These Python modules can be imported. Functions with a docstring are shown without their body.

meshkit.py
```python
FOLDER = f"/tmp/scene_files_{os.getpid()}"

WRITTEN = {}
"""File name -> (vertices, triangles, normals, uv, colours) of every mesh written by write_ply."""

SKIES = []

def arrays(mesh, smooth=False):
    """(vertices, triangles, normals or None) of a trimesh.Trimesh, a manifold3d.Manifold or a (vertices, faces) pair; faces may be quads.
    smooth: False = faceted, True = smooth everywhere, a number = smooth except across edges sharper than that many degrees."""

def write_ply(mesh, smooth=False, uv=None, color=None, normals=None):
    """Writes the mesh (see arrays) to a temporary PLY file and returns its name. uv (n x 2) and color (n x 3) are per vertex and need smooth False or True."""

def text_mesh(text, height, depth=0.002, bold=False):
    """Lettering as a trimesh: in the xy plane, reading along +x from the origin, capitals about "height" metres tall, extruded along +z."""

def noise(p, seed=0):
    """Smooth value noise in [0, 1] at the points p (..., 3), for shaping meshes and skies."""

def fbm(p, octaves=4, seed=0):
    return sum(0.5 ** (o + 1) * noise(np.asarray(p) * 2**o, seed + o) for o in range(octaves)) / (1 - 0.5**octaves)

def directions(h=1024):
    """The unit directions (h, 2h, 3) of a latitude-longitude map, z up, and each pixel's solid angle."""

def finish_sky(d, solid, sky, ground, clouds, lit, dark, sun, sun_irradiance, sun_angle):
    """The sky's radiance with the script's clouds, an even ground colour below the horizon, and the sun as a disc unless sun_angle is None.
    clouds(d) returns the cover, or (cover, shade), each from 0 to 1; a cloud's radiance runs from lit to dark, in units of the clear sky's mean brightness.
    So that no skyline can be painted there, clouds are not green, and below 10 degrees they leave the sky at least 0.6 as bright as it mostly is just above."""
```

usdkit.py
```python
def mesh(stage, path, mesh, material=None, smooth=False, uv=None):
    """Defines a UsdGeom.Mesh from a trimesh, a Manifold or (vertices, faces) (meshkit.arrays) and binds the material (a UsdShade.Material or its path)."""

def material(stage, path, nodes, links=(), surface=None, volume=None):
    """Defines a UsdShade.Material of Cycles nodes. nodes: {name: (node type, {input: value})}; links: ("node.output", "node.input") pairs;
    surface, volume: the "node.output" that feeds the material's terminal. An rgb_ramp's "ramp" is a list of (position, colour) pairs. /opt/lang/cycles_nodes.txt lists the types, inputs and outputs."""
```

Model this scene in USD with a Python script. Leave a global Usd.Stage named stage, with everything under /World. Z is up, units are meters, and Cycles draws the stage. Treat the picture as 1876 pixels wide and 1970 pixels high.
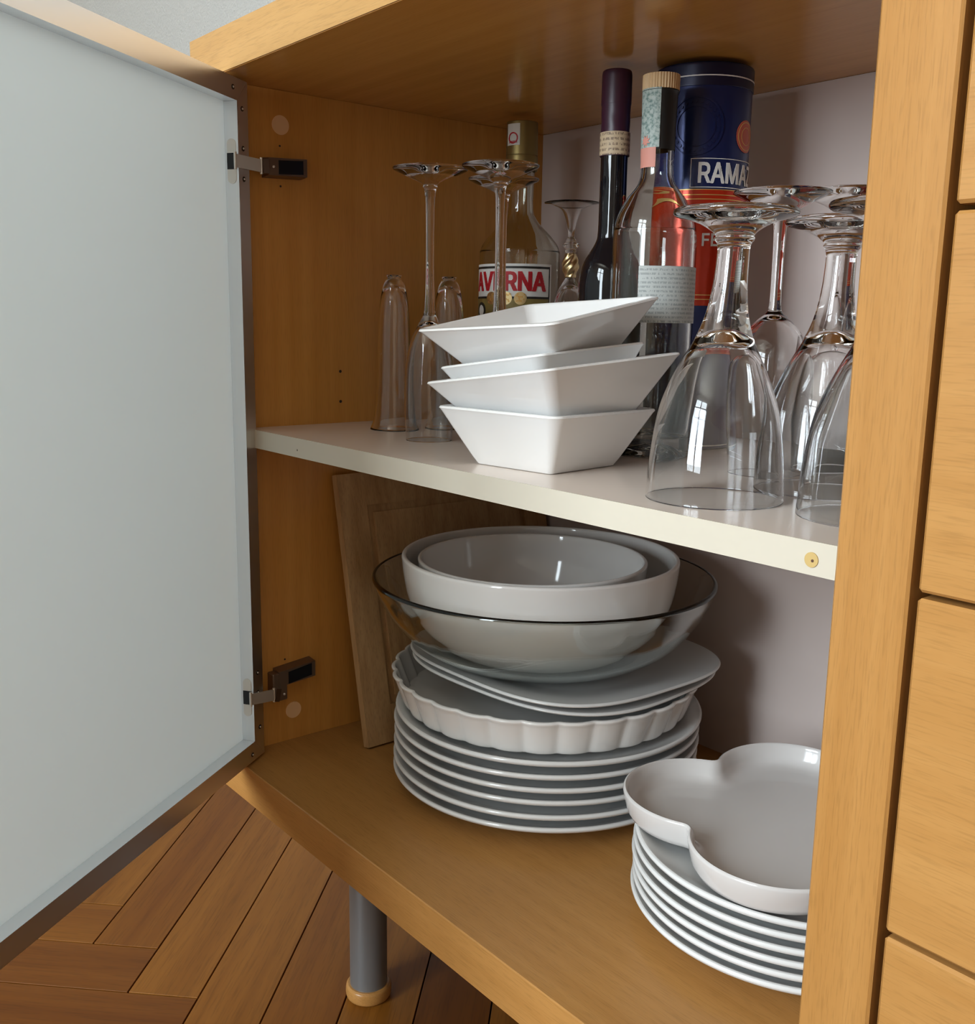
import math, random, numpy as np, trimesh, manifold3d as m3, usdkit, meshkit
from shapely.geometry import Point, Polygon, box as sbox
from shapely.ops import unary_union
from pxr import Usd, UsdGeom, UsdLux, UsdShade, Gf, Sdf, Vt
random.seed(7); rng = np.random.default_rng(7)
stage = Usd.Stage.CreateInMemory()
UsdGeom.SetStageUpAxis(stage, 'Z'); UsdGeom.SetStageMetersPerUnit(stage, 1.0)
stage.SetDefaultPrim(UsdGeom.Xform.Define(stage, '/World').GetPrim())
UsdGeom.Scope.Define(stage, '/World/Looks')
PI = math.pi

# ------------------------------------------------------------------ camera
CAM = np.array([0.8434595, -0.3842984, 0.4050357])
RC = np.array([[0.631393501530217, 0.7753033786976911, 0.01571359937622374],
               [0.15280059523823697, -0.10452079326207314, -0.9827142931039048],
               [-0.7602593138661652, 0.6228804658646887, -0.1844605673956798]])
FPX = 1955.33
cam = UsdGeom.Camera.Define(stage, '/World/camera')
mt = np.eye(4); mt[0, :3] = RC[0]; mt[1, :3] = -RC[1]; mt[2, :3] = -RC[2]; mt[3, :3] = CAM
cam.AddTransformOp().Set(Gf.Matrix4d(*mt.ravel().tolist()))
cam.CreateHorizontalApertureAttr(36.0); cam.CreateVerticalApertureAttr(36.0 * 1970 / 1876)
cam.CreateFocalLengthAttr(FPX * 36.0 / 1876)
cam.CreateClippingRangeAttr(Gf.Vec2f(0.01, 100))
cam.CreateExposureAttr(0.64)

# ------------------------------------------------------------------ light: daylight through two tall windows opposite the sideboard
FLOOR, WALL, ROOM_L, ROOM_R, ROOM_F, CEIL = -0.20, 0.405, -2.3, 3.0, -2.7, 2.35
WINDOWS = [(-0.10, 1.22)]          # x ranges in wall_front
WZ = (0.36, 2.2)
for i, (x0, x1) in enumerate(WINDOWS):
    L = UsdLux.RectLight.Define(stage, '/World/window_light' + ('' if i == 0 else '_%03d' % i))
    L.AddTranslateOp().Set(Gf.Vec3d((x0 + x1) / 2, ROOM_F - 0.16, sum(WZ) / 2)); L.AddRotateXOp().Set(90.0)
    L.CreateWidthAttr(x1 - x0); L.CreateHeightAttr(WZ[1] - WZ[0])
    L.CreateIntensityAttr(14.5); L.CreateColorAttr(Gf.Vec3f(0.82, 0.93, 1.0))

# ------------------------------------------------------------------ helpers
used = {}
def numbered(path):
    n = used.get(path, 0); used[path] = n + 1
    return path if n == 0 else '%s_%03d' % (path, n)
base_of = {}
def parent_path(p): return '/World' if p is None else str(p.GetPath())
def base(p):
    while p is not None and str(p.GetPath()) not in ('/', '/World'):
        b = base_of.get(str(p.GetPath()))
        if b is not None: return b
        p = p.GetParent()
    return np.zeros(3)
def tag(o, label=None, cat=None, group=None, kind=None):
    for k, v in (('label', label), ('category', cat), ('group', group), ('kind', kind)):
        if v: o.SetCustomDataByKey(k, v)
    return o
def thing(name, label, cat, loc, group=None):
    x = UsdGeom.Xform.Define(stage, numbered('/World/' + name)); x.AddTranslateOp().Set(Gf.Vec3d(*map(float, loc)))
    base_of[str(x.GetPath())] = np.array(loc, float)
    return tag(x.GetPrim(), label, cat, group)
def obj(name, mesh, mat, parent=None, smooth=30, label=None):
    """mesh in world coordinates: a trimesh, Manifold, (v, f) or (v, f, n)"""
    path = numbered(parent_path(parent) + '/' + name)
    if isinstance(mesh, tuple) and len(mesh) == 3: v, f, n = mesh
    else: v, f, n = meshkit.arrays(mesh, smooth)
    v = np.asarray(v, float) - base(parent)
    m = UsdGeom.Mesh.Define(stage, path)
    m.CreatePointsAttr(Vt.Vec3fArray.FromNumpy(v.astype(np.float32)))
    m.CreateFaceVertexCountsAttr(Vt.IntArray.FromNumpy(np.full(len(f), 3, np.int32)))
    m.CreateFaceVertexIndicesAttr(Vt.IntArray.FromNumpy(np.asarray(f, np.int32).ravel()))
    m.CreateSubdivisionSchemeAttr('none')
    if n is not None:
        m.CreateNormalsAttr(Vt.Vec3fArray.FromNumpy(np.asarray(n, np.float32))); m.SetNormalsInterpolation('vertex')
    UsdShade.MaterialBindingAPI.Apply(m.GetPrim()).Bind(mat)
    return tag(m.GetPrim(), label)
def struct(name, mesh, mat, parent=None, smooth=30):
    o = obj(name, mesh, mat, parent, smooth)
    return tag(o, kind='structure')
def cat_(ms): return trimesh.util.concatenate([m if isinstance(m, trimesh.Trimesh) else tm(m) for m in ms])
def tm(m):
    if hasattr(m, 'to_mesh'):
        k = m.to_mesh(); return trimesh.Trimesh(k.vert_properties[:, :3], k.tri_verts, process=False)
    return trimesh.Trimesh(np.asarray(m[0], float), np.asarray(m[1]), process=False)
def bx(x0, x1, y0, y1, z0, z1, c=0.0):
    """box, chamfered by c"""
    x0, x1 = sorted((x0, x1)); y0, y1 = sorted((y0, y1)); z0, z1 = sorted((z0, z1))
    if not c:
        m = trimesh.creation.box((x1 - x0, y1 - y0, z1 - z0)); m.apply_translation(((x0 + x1) / 2, (y0 + y1) / 2, (z0 + z1) / 2)); return m
    p = []
    for sx, X in ((1, x0), (-1, x1)):
        for sy, Y in ((1, y0), (-1, y1)):
            for sz, Z in ((1, z0), (-1, z1)):
                p += [(X + sx * c, Y + sy * c, Z), (X + sx * c, Y, Z + sz * c), (X, Y + sy * c, Z + sz * c)]
    return trimesh.convex.convex_hull(np.array(p))
def spl(pts, n=8):
    """Catmull-Rom through (r, z) points"""
    p = np.array(pts, float)
    if len(p) == 2: return p
    q = np.vstack([2 * p[0] - p[1], p, 2 * p[-1] - p[-2]]); out = []
    for i in range(1, len(q) - 2):
        for t in np.linspace(0, 1, n, endpoint=False):
            a, b, c, d = q[i - 1:i + 3]
            out.append(0.5 * (2 * b + (c - a) * t + (2 * a - 5 * b + 4 * c - d) * t * t + (3 * b - a - 3 * c + d) * t ** 3))
    out = np.array(out + [p[-1]]); out[:, 0] = np.maximum(out[:, 0], 0)
    return out
def lathe(segs, cx, cy, z0, n=72, rad=None, lean=None):
    """segs: profiles (r, z), outside upwards and inside downwards; each is smooth, joints between them are sharp"""
    a = np.arange(n) * 2 * PI / n; V, F, N = [], [], []; o = 0
    for s in segs:
        s = np.array(s, float); k = len(s); d = np.gradient(s, axis=0); nr, nz = d[:, 1], -d[:, 0]; l = np.hypot(nr, nz) + 1e-12
        nr, nz = nr / l, nz / l
        r = s[:, 0][:, None] * (np.ones((k, n)) if rad is None else rad(a[None], s[:, 0][:, None], s[:, 1][:, None]))
        v = np.stack([cx + r * np.cos(a), cy + r * np.sin(a), z0 + s[:, 1][:, None] + 0 * r], -1)
        if lean is not None:
            t = np.clip((s[:, 1] - lean[2]) / (lean[3] - lean[2]), 0, 1); t = t * t * (3 - 2 * t)
            v[..., 0] += lean[0] * t[:, None]; v[..., 1] += lean[1] * t[:, None]
        nn = np.stack([nr[:, None] * np.cos(a), nr[:, None] * np.sin(a), nz[:, None] + 0 * r], -1)
        i, j = np.meshgrid(np.arange(k - 1), np.arange(n), indexing='ij'); j2 = (j + 1) % n
        q = np.stack([i * n + j, i * n + j2, (i + 1) * n + j2, (i + 1) * n + j], -1).reshape(-1, 4) + o
        V.append(v.reshape(-1, 3)); N.append(nn.reshape(-1, 3)); F += [q[:, [0, 1, 2]], q[:, [0, 2, 3]]]; o += k * n
    V, F, N = np.vstack(V), np.vstack(F), np.vstack(N)
    if rad is not None:
        N = meshkit.arrays((V, F), True)[2]
    return V, F, N
def loft(rings, cap0=True, cap1=True, smooth=40):
    """rings of equal point counts, bottom ring first, counter-clockwise; capped by fans"""
    R = np.array(rings, float); k, n, _ = R.shape; V = [R.reshape(-1, 3)]; F = []
    i, j = np.meshgrid(np.arange(k - 1), np.arange(n), indexing='ij'); j2 = (j + 1) % n
    q = np.stack([i * n + j, i * n + j2, (i + 1) * n + j2, (i + 1) * n + j], -1).reshape(-1, 4)
    F += [q[:, [0, 1, 2]], q[:, [0, 2, 3]]]; c = k * n; jj = np.arange(n)
    if cap0: V.append(R[0].mean(0)[None]); F.append(np.stack([0 * jj + c, (jj + 1) % n, jj], 1)); c += 1
    if cap1: V.append(R[-1].mean(0)[None]); o = (k - 1) * n; F.append(np.stack([0 * jj + c, o + jj, o + (jj + 1) % n], 1))
    return meshkit.arrays((np.vstack(V), np.vstack(F)), smooth)
def cyl(p0, p1, r, n=24):
    return trimesh.creation.cylinder(radius=r, segment=[p0, p1], sections=n)
def fac(cx, cy): return math.atan2(CAM[1] - cy, CAM[0] - cx)     # which way along the shelf the label side is turned: out of the cabinet
def patch(cx, cy, z0, phi, a0, a1, za, zb, r, th=0.0003, na=40, nz=2):
    """a paper label bent round a bottle: r a number or a function of z"""
    rf = r if callable(r) else (lambda z: r)
    A = np.radians(np.linspace(a0, a1, na)) + phi; Z = np.linspace(za, zb, nz); V = []
    for off in (0.0, th):
        for z in Z:
            rr = rf(z) + off; V.append(np.stack([cx + rr * np.cos(A), cy + rr * np.sin(A), 0 * A + z0 + z], -1))
    V = np.vstack(V); F = []; o = na * nz
    for i in range(nz - 1):
        for j in range(na - 1):
            a, b, c, d = i * na + j, i * na + j + 1, (i + 1) * na + j + 1, (i + 1) * na + j
            F += [(o + a, o + b, o + c), (o + a, o + c, o + d), (a, c, b), (a, d, c)]
    for j in range(na - 1):
        F += [(j, j + 1, o + j + 1), (j, o + j + 1, o + j)]; t = (nz - 1) * na
        F += [(t + j, o + t + j + 1, t + j + 1), (t + j, o + t + j, o + t + j + 1)]
    for i in range(nz - 1):
        F += [(i * na, o + i * na, o + (i + 1) * na), (i * na, o + (i + 1) * na, (i + 1) * na)]
        e = na - 1; F += [(i * na + e, o + (i + 1) * na + e, o + i * na + e), (i * na + e, (i + 1) * na + e, o + (i + 1) * na + e)]
    return trimesh.Trimesh(V, np.array(F), process=False)
def wrap(m, cx, cy, z0, phi, r, ang, z):
    """flat lettering (xy plane, relief along z) bent round a cylinder, its middle at the angle ang"""
    m = m.copy(); m = m.subdivide_to_size(0.004) if m.extents.max() > 0.004 else m
    v = m.vertices.copy(); xm = (v[:, 0].min() + v[:, 0].max()) / 2
    a = phi + math.radians(ang) + (v[:, 0] - xm) / r; rr = r + v[:, 2]
    return trimesh.Trimesh(np.stack([cx + rr * np.cos(a), cy + rr * np.sin(a), z0 + z + v[:, 1]], -1), m.faces, process=False)
def word(t, h, width=None, depth=0.0004, bold=True):
    m = meshkit.text_mesh(t, h, depth, bold); m.apply_translation((-m.bounds[0][0], -m.bounds[0][1], 0))
    if width: m.apply_scale((width / m.extents[0], 1, 1))
    m.apply_scale((1, h / m.extents[1], 1))
    return m
def bold_(m, d):
    return cat_([m.copy().apply_translation((q, 0, 0)) for q in (-d, 0, d)])
def disc_on(cx, cy, z0, phi, r, ang, z, rad, depth=0.0004, hole=0.0):
    g = Point(0, 0).buffer(rad, 16)
    if hole: g = g.difference(Point(0, 0).buffer(hole, 16))
    return wrap(trimesh.creation.extrude_polygon(g, depth, engine='earcut'), cx, cy, z0, phi, r, ang, z)

# ------------------------------------------------------------------ materials
def mat(name, nodes, links=(), surface='p.BSDF'): return usdkit.material(stage, '/World/Looks/' + name, nodes, links, surface=surface)
def plain(name, col, rough=0.5, metal=0.0, **k):
    return mat(name, {'p': ('principled_bsdf', dict(base_color=col, roughness=rough, metallic=metal, **k))})
def wood(name, axis, c0, c1, rough=0.3, fleck=0.87, rot=0.0, scale=1.0, spec=0.4):
    """axis of the grain; broad tone bands plus short darker flecks along the grain"""
    s = np.array([1.0, 1.0, 1.0]); s['xyz'.index(axis)] = 0.06
    b = np.array([1.0, 1.0, 1.0]); b['xyz'.index(axis)] = 0.03
    nodes = {'g': ('geometry', {}),
             'r': ('mapping', dict(rotation=(0, 0, -rot))),
             'm1': ('mapping', dict(scale=tuple(s * 1050 * scale))), 'n1': ('noise_texture', dict(scale=1.0, detail=2.0, roughness=0.5, distortion=0.0)),
             'm2': ('mapping', dict(scale=tuple(b * 75 * scale))), 'n2': ('noise_texture', dict(scale=1.0, detail=3.0, roughness=0.6, distortion=0.3)),
             'rm': ('rgb_ramp', dict(ramp=[(0.3, c1), (0.7, c0)])),
             'fl': ('rgb_ramp', dict(ramp=[(0.33, (fleck,) * 3), (0.5, (1, 1, 1))])),
             'x': ('mix_color', dict(blend_type='multiply', fac=1.0)),
             'b': ('bump', dict(strength=0.04, distance=0.0005)),
             'p': ('principled_bsdf', dict(roughness=rough, specular_ior_level=spec))}
    links = [('g.position', 'r.vector'), ('r.vector', 'm1.vector'), ('r.vector', 'm2.vector'), ('m1.vector', 'n1.vector'), ('m2.vector', 'n2.vector'),
             ('n2.fac', 'rm.fac'), ('n1.fac', 'fl.fac'), ('rm.color', 'x.a'), ('fl.color', 'x.b'), ('x.result', 'p.base_color'),
             ('n1.fac', 'b.height'), ('b.normal', 'p.normal')]
    return mat(name, nodes, links)
BEECH0, BEECH1 = (0.475, 0.236, 0.070), (0.415, 0.196, 0.053)
beech_x = wood('beech_along', 'x', BEECH0, BEECH1, 0.28)
beech_lit_edge = wood('beech_lit_strip', 'x', (0.55, 0.315, 0.118), (0.49, 0.27, 0.095), 0.3)  # same beech lightened: light from above put into the colour
beech_z = wood('beech_upright', 'z', BEECH0, BEECH1, 0.28)
beech_in = wood('beech_inside_upright', 'z', (0.66, 0.315, 0.075), (0.58, 0.26, 0.056), 0.3, 0.92)  # same beech as the fronts, colour raised to brighten the dim inside
beech_top = wood('beech_lacquer_underside', 'x', (0.62, 0.29, 0.068), (0.55, 0.245, 0.053), 0.16, 0.94)  # raised likewise: the colour stands in for missing light under the top
beech_dr = wood('beech_drawer', 'x', (0.49, 0.25, 0.076), (0.43, 0.207, 0.057), 0.28, 0.88, scale=0.9)
board_wood = wood('board_wood', 'z', (0.62, 0.40, 0.20), (0.42, 0.24, 0.10), 0.55, 0.85, scale=0.8)
TONES = [((0.20, 0.067, 0.008), (0.135, 0.040, 0.004)), ((0.235, 0.084, 0.010), (0.165, 0.052, 0.006)), ((0.17, 0.054, 0.006), (0.115, 0.034, 0.004)), ((0.28, 0.107, 0.015), (0.19, 0.065, 0.007))]
oak_u = [wood('parquet_u_%d' % i, 'x', a, b, 0.42, 0.84, rot=PI / 4, scale=0.55, spec=0.22) for i, (a, b) in enumerate(TONES)]
oak_v = [wood('parquet_v_%d' % i, 'x', a, b, 0.42, 0.84, rot=-PI / 4, scale=0.55, spec=0.22) for i, (a, b) in enumerate(TONES)]
laminate = plain('shelf_laminate', (0.82, 0.71, 0.63), 0.22)
edge_band = plain('shelf_edge_band', (0.60, 0.545, 0.445), 0.4)
back_lam = plain('back_laminate', (0.65, 0.545, 0.505), 0.38)
dark_gap = plain('dark_recess', (0.03, 0.015, 0.008), 0.7)
plaster = mat('plaster', {'g': ('geometry', {}), 'n': ('noise_texture', dict(scale=190.0, detail=3.0, roughness=0.55)), 'b': ('bump', dict(strength=0.9, distance=0.003)),
                          'p': ('principled_bsdf', dict(base_color=(0.50, 0.50, 0.48), roughness=0.9))},
              [('g.position', 'n.vector'), ('n.fac', 'b.height'), ('b.normal', 'p.normal')])
room_white = plain('room_white', (0.78, 0.70, 0.59), 0.9)
frame_white = plain('window_white', (0.8, 0.8, 0.78), 0.5)
porcelain = plain('porcelain', (0.71, 0.71, 0.70), 0.10)
clover_grey = plain('clover_stoneware', (0.63, 0.60, 0.58), 0.12)
porcelain_grey = plain('stoneware_white', (0.78, 0.76, 0.735), 0.07)
bowl_white = plain('porcelain_bright', (0.88, 0.87, 0.86), 0.08)
def glass(name, col, ior=1.5): return mat(name, {'p': ('glass_bsdf', dict(color=col, roughness=0.0, IOR=ior))})
clear_glass = glass('clear_glass', (1, 1, 1))
green_glass = glass('pale_green_glass', (0.972, 0.990, 0.982))
bottle_glass = glass('bottle_glass', (0.965, 0.975, 0.965))
olive_glass = glass('olive_bottle_glass', (0.955, 0.96, 0.93))
black_glass = plain('dark_bottle_glass', (0.006, 0.006, 0.008), 0.04)
gold = plain('gold', (0.74, 0.58, 0.31), 0.34, 1.0)
gold_foil = plain('olive_gold_foil', (0.30, 0.22, 0.08), 0.42, 0.7)
alu = plain('brushed_aluminium', (0.84, 0.86, 0.88), 0.32, 1.0)
nickel = plain('nickel', (0.74, 0.71, 0.66), 0.30, 0.55)
hinge_brown = plain('hinge_brown_nickel', (0.22, 0.16, 0.12), 0.35, 0.8)
black_plastic = plain('black_plastic', (0.004, 0.005, 0.008), 0.25)
leg_grey = plain('leg_grey_paint', (0.23, 0.235, 0.24), 0.4, 0.5)
cap_tan = plain('cover_cap_tan', (0.82, 0.52, 0.28), 0.4)
frost = mat('frosted_pane', {'d': ('principled_bsdf', dict(base_color=(0.74, 0.79, 0.80), roughness=0.42, specular_ior_level=0.4)), 't': ('translucent_bsdf', dict(color=(0.90, 0.95, 0.96))), 'm': ('mix_closure', dict(fac=0.62))},
            [('d.BSDF', 'm.closure1'), ('t.BSDF', 'm.closure2')], 'm.closure')
paper_white = plain('paper_white', (0.80, 0.78, 0.74), 0.6)
red_ink = plain('red_ink', (0.50, 0.012, 0.020), 0.5)
black_ink = plain('black_ink', (0.02, 0.018, 0.015), 0.5)
olive_ink = plain('olive_band', (0.26, 0.19, 0.055), 0.45)
purple_foil = plain('purple_capsule', (0.045, 0.012, 0.030), 0.38)
tan_cap = plain('tan_cap', (0.66, 0.45, 0.24), 0.5)
black_foil = plain('black_capsule', (0.008, 0.008, 0.008), 0.45)
navy = plain('navy_print', (0.014, 0.026, 0.115), 0.24, 0.35)
navy_dark = plain('navy_lid', (0.012, 0.014, 0.045), 0.3, 0.3)
tin_red = plain('red_print', (0.55, 0.035, 0.012), 0.24, 0.35)
tin_white = plain('white_print', (0.75, 0.73, 0.70), 0.4)
tin_gold = plain('gold_line', (0.75, 0.45, 0.15), 0.3, 0.6)
seal_red = plain('orange_seal', (0.55, 0.10, 0.05), 0.4)
def printed(name, paper, ink, sx, sz, amt=0.5, cut=0.5):
    """paper with rows of tiny unreadable print"""
    return mat(name, {'g': ('geometry', {}), 's': ('separate_xyz', {}), 'k': ('math', dict(math_type='multiply', value2=sz)), 'f': ('math', dict(math_type='fraction')),
                      'c': ('math', dict(math_type='less_than', value2=cut)), 'm': ('mapping', dict(scale=(sx, sx, sz * 1.0))), 'n': ('noise_texture', dict(scale=1.0, detail=2.0)),
                      'gt': ('math', dict(math_type='greater_than', value2=0.47)), 'mu': ('math', dict(math_type='multiply')), 'am': ('math', dict(math_type='multiply', value2=amt)),
                      'x': ('mix_color', dict(a=paper, b=ink)), 'p': ('principled_bsdf', dict(roughness=0.6))},
               [('g.position', 's.vector'), ('s.z', 'k.value1'), ('k.value', 'f.value1'), ('f.value', 'c.value1'), ('g.position', 'm.vector'), ('m.vector', 'n.vector'), ('n.fac', 'gt.value1'),
                ('c.value', 'mu.value1'), ('gt.value', 'mu.value2'), ('mu.value', 'am.value1'), ('am.value', 'x.fac'), ('x.result', 'p.base_color')])
label_grey = printed('back_label_print', (0.50, 0.52, 0.50), (0.22, 0.24, 0.24), 900, 330, 0.6)
label_beige = printed('neck_label_print', (0.60, 0.46, 0.30), (0.16, 0.10, 0.07), 800, 260, 0.7)
strip_teal = mat('tax_strip_print', {'g': ('geometry', {}), 'n': ('noise_texture', dict(scale=420.0, detail=3.0)), 'r': ('rgb_ramp', dict(ramp=[(0.35, (0.14, 0.22, 0.20)), (0.55, (0.40, 0.47, 0.44)), (0.8, (0.5, 0.55, 0.52))])), 'p': ('principled_bsdf', dict(roughness=0.6))},
                 [('g.position', 'n.vector'), ('n.fac', 'r.fac'), ('r.color', 'p.base_color')])
strip_pink = plain('tax_strip_pink', (0.66, 0.28, 0.22), 0.6)

# ------------------------------------------------------------------ the room
W, D, H, TS, ZS, YS, TH, TP = 0.6096, 0.3747, 0.60, 0.0161, 0.3073, 0.0240, 0.0346, 0.0340
fl = struct('floor', bx(ROOM_L, ROOM_R, ROOM_F, WALL, FLOOR - 0.05, FLOOR - 0.009), plain('subfloor', (0.21, 0.078, 0.014), 0.5))
w_, n_ = 0.0661, 6
su, sv = math.sqrt(.5), math.sqrt(.5)
def uv2xy(u, v): return (u * su + v * sv, u * su - v * sv)
A_ = np.array([-0.09290, -0.10795])                                 # a joint of the herringbone
u0, v0 = (A_[0] * su + A_[1] * su), (A_[0] * sv - A_[1] * sv)
def plank(u_a, u_b, v_a, v_b, mats):
    g, h, c = 0.0007, 0.009, 0.0003
    m = bx(u_a + g, u_b - g, v_a + g, v_b - g, FLOOR - h, FLOOR + rng.uniform(-0.0002, 0.0001), c)
    v = m.vertices.copy(); x, y = uv2xy(v[:, 0], v[:, 1]); m = trimesh.Trimesh(np.stack([x, y, v[:, 2]], -1), m.faces[:, ::-1], process=False)
    obj('plank', m, mats[rng.integers(0, len(mats))], fl, False)
for i in range(-6, 7):
    for k in range(-30, 31):
        for kind in 'uv':
            if kind == 'v': r = (u0 + (k + i * n_) * w_, u0 + (k + 1 + i * n_) * w_, v0 + (k - n_ - i * n_) * w_, v0 + (k - i * n_) * w_)
            else: r = (u0 + (k + 1 - n_ + i * n_) * w_, u0 + (k + 1 + i * n_) * w_, v0 + (k - i * n_) * w_, v0 + (k + 1 - i * n_) * w_)
            x, y = uv2xy((r[0] + r[1]) / 2, (r[2] + r[3]) / 2)
            if -1.0 < x < 1.25 and -1.1 < y < 0.22: plank(*r, oak_v if kind == 'v' else oak_u)
struct('wall_back', bx(ROOM_L, ROOM_R, WALL, WALL + 0.1, FLOOR, CEIL), plaster)
struct('wall_left', bx(ROOM_L - 0.1, ROOM_L, ROOM_F, WALL, FLOOR, CEIL), room_white)
struct('wall_right', bx(ROOM_R, ROOM_R + 0.1, ROOM_F, WALL, FLOOR, CEIL), room_white)
struct('ceiling', bx(ROOM_L, ROOM_R, ROOM_F, WALL, CEIL, CEIL + 0.1), room_white)
xs = [ROOM_L] + [x for w in WINDOWS for x in w] + [ROOM_R]
wf = [bx(xs[i], xs[i + 1], ROOM_F - 0.1, ROOM_F, FLOOR, CEIL) for i in range(0, len(xs), 2)]
for x0, x1 in WINDOWS: wf += [bx(x0, x1, ROOM_F - 0.1, ROOM_F, FLOOR, WZ[0]), bx(x0, x1, ROOM_F - 0.1, ROOM_F, WZ[1], CEIL)]
struct('wall_front', cat_(wf), room_white)
for i, (x0, x1) in enumerate(WINDOWS):
    f = struct('window_%d' % (i + 1), cat_([bx(x0, x1, ROOM_F - 0.08, ROOM_F - 0.02, WZ[0], WZ[0] + 0.06), bx(x0, x1, ROOM_F - 0.08, ROOM_F - 0.02, WZ[1] - 0.06, WZ[1]),
                     bx(x0, x0 + 0.06, ROOM_F - 0.08, ROOM_F - 0.02, WZ[0], WZ[1]), bx(x1 - 0.06, x1, ROOM_F - 0.08, ROOM_F - 0.02, WZ[0], WZ[1])]), frame_white)
    xm = (x0 + x1) / 2
    obj('mullion', bx(xm - 0.05, xm + 0.05, ROOM_F - 0.085, ROOM_F - 0.015, WZ[0] + .06, WZ[1] - .06), frame_white, f)
    obj('transom', cat_([bx(x0 + .06, xm - .05, ROOM_F - 0.07, ROOM_F - 0.03, 1.72, 1.76), bx(xm + .05, x1 - .06, ROOM_F - 0.07, ROOM_F - 0.03, 1.72, 1.76)]), frame_white, f)

# ------------------------------------------------------------------ the sideboard
XR = 1.12                                                        # right end of the drawer bay
sb = thing('sideboard', 'beech sideboard with open glass door, drawers and tubular legs', 'sideboard', (0.5, 0.19, FLOOR))
C_ = 0.0008
obj('bottom_panel', bx(-TH, XR + TH, 0, D + 0.012, -TH, 0, C_), beech_x, sb, False)
obj('top_panel', bx(-TH, XR + TH, 0, D + 0.012, H, H + TH, C_), beech_top, sb, False)
obj('lit_front_edge', bx(-TH, XR + TH, -0.0006, 0.0, H + 0.0004, H + TH - 0.0004), beech_lit_edge, sb, False, label='front of the top panel, beech painted lighter as if lit from above')  # added thin sheet that carries the painted light
obj('side_panel', bx(-TH, 0, 0.0, D + 0.012, 0.0002, H - 0.0002), beech_in, sb, False)
obj('side_panel', bx(XR, XR + TH, 0.0, D + 0.012, 0.0002, H - 0.0002), beech_z, sb, False)
obj('divider', bx(W, W + TP, 0, D, 0.0002, H - 0.0002, 0.0012), beech_z, sb, False)
obj('back_panel', bx(0.0002, XR - 0.0002, D, D + 0.008, 0.0002, H - 0.0002), back_lam, sb, False)
sh = obj('shelf', bx(0.0004, W - 0.0004, YS + 0.0008, D - 0.001, ZS - TS, ZS), laminate, sb, False, label='pale laminate shelf')
obj('edge_band', bx(0.0004, W - 0.0004, YS, YS + 0.0008, ZS - TS, ZS), edge_band, sh, False, label='cream front edge')
obj('plug', cyl((0.5832, YS - 0.0006, 0.2986), (0.5832, YS, 0.2986), 0.0036), plain('plug_yellow', (0.55, 0.38, 0.14), 0.5), sh, label='yellowish round plug in the edge')
obj('plug_dot', cyl((0.5840, YS - 0.0009, 0.2983), (0.5840, YS - 0.0006, 0.2983), 0.0007, 10), plain('plug_brown', (0.10, 0.04, 0.02), 0.6), sh)
obj('nick', cyl((0.0948, YS - 0.0003, 0.2974), (0.0948, YS, 0.2974), 0.0008, 8), plain('nick_grey', (0.25, 0.22, 0.18), 0.7), sh)
for z in (0.0005, 0.1505, 0.3005, 0.4505):
    d = bx(W + TP + 0.0036, XR - 0.0035, 0.0, 0.019, z + 0.0005, z + 0.1480, 0.0014)
    obj('drawer_front', d, beech_dr, sb, False)
obj('drawer_box', bx(W + TP + 0.012, XR - 0.012, 0.0205, D - 0.01, 0.004, H - 0.004), dark_gap, sb, False, label='dark inside behind the drawer fronts')
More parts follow.
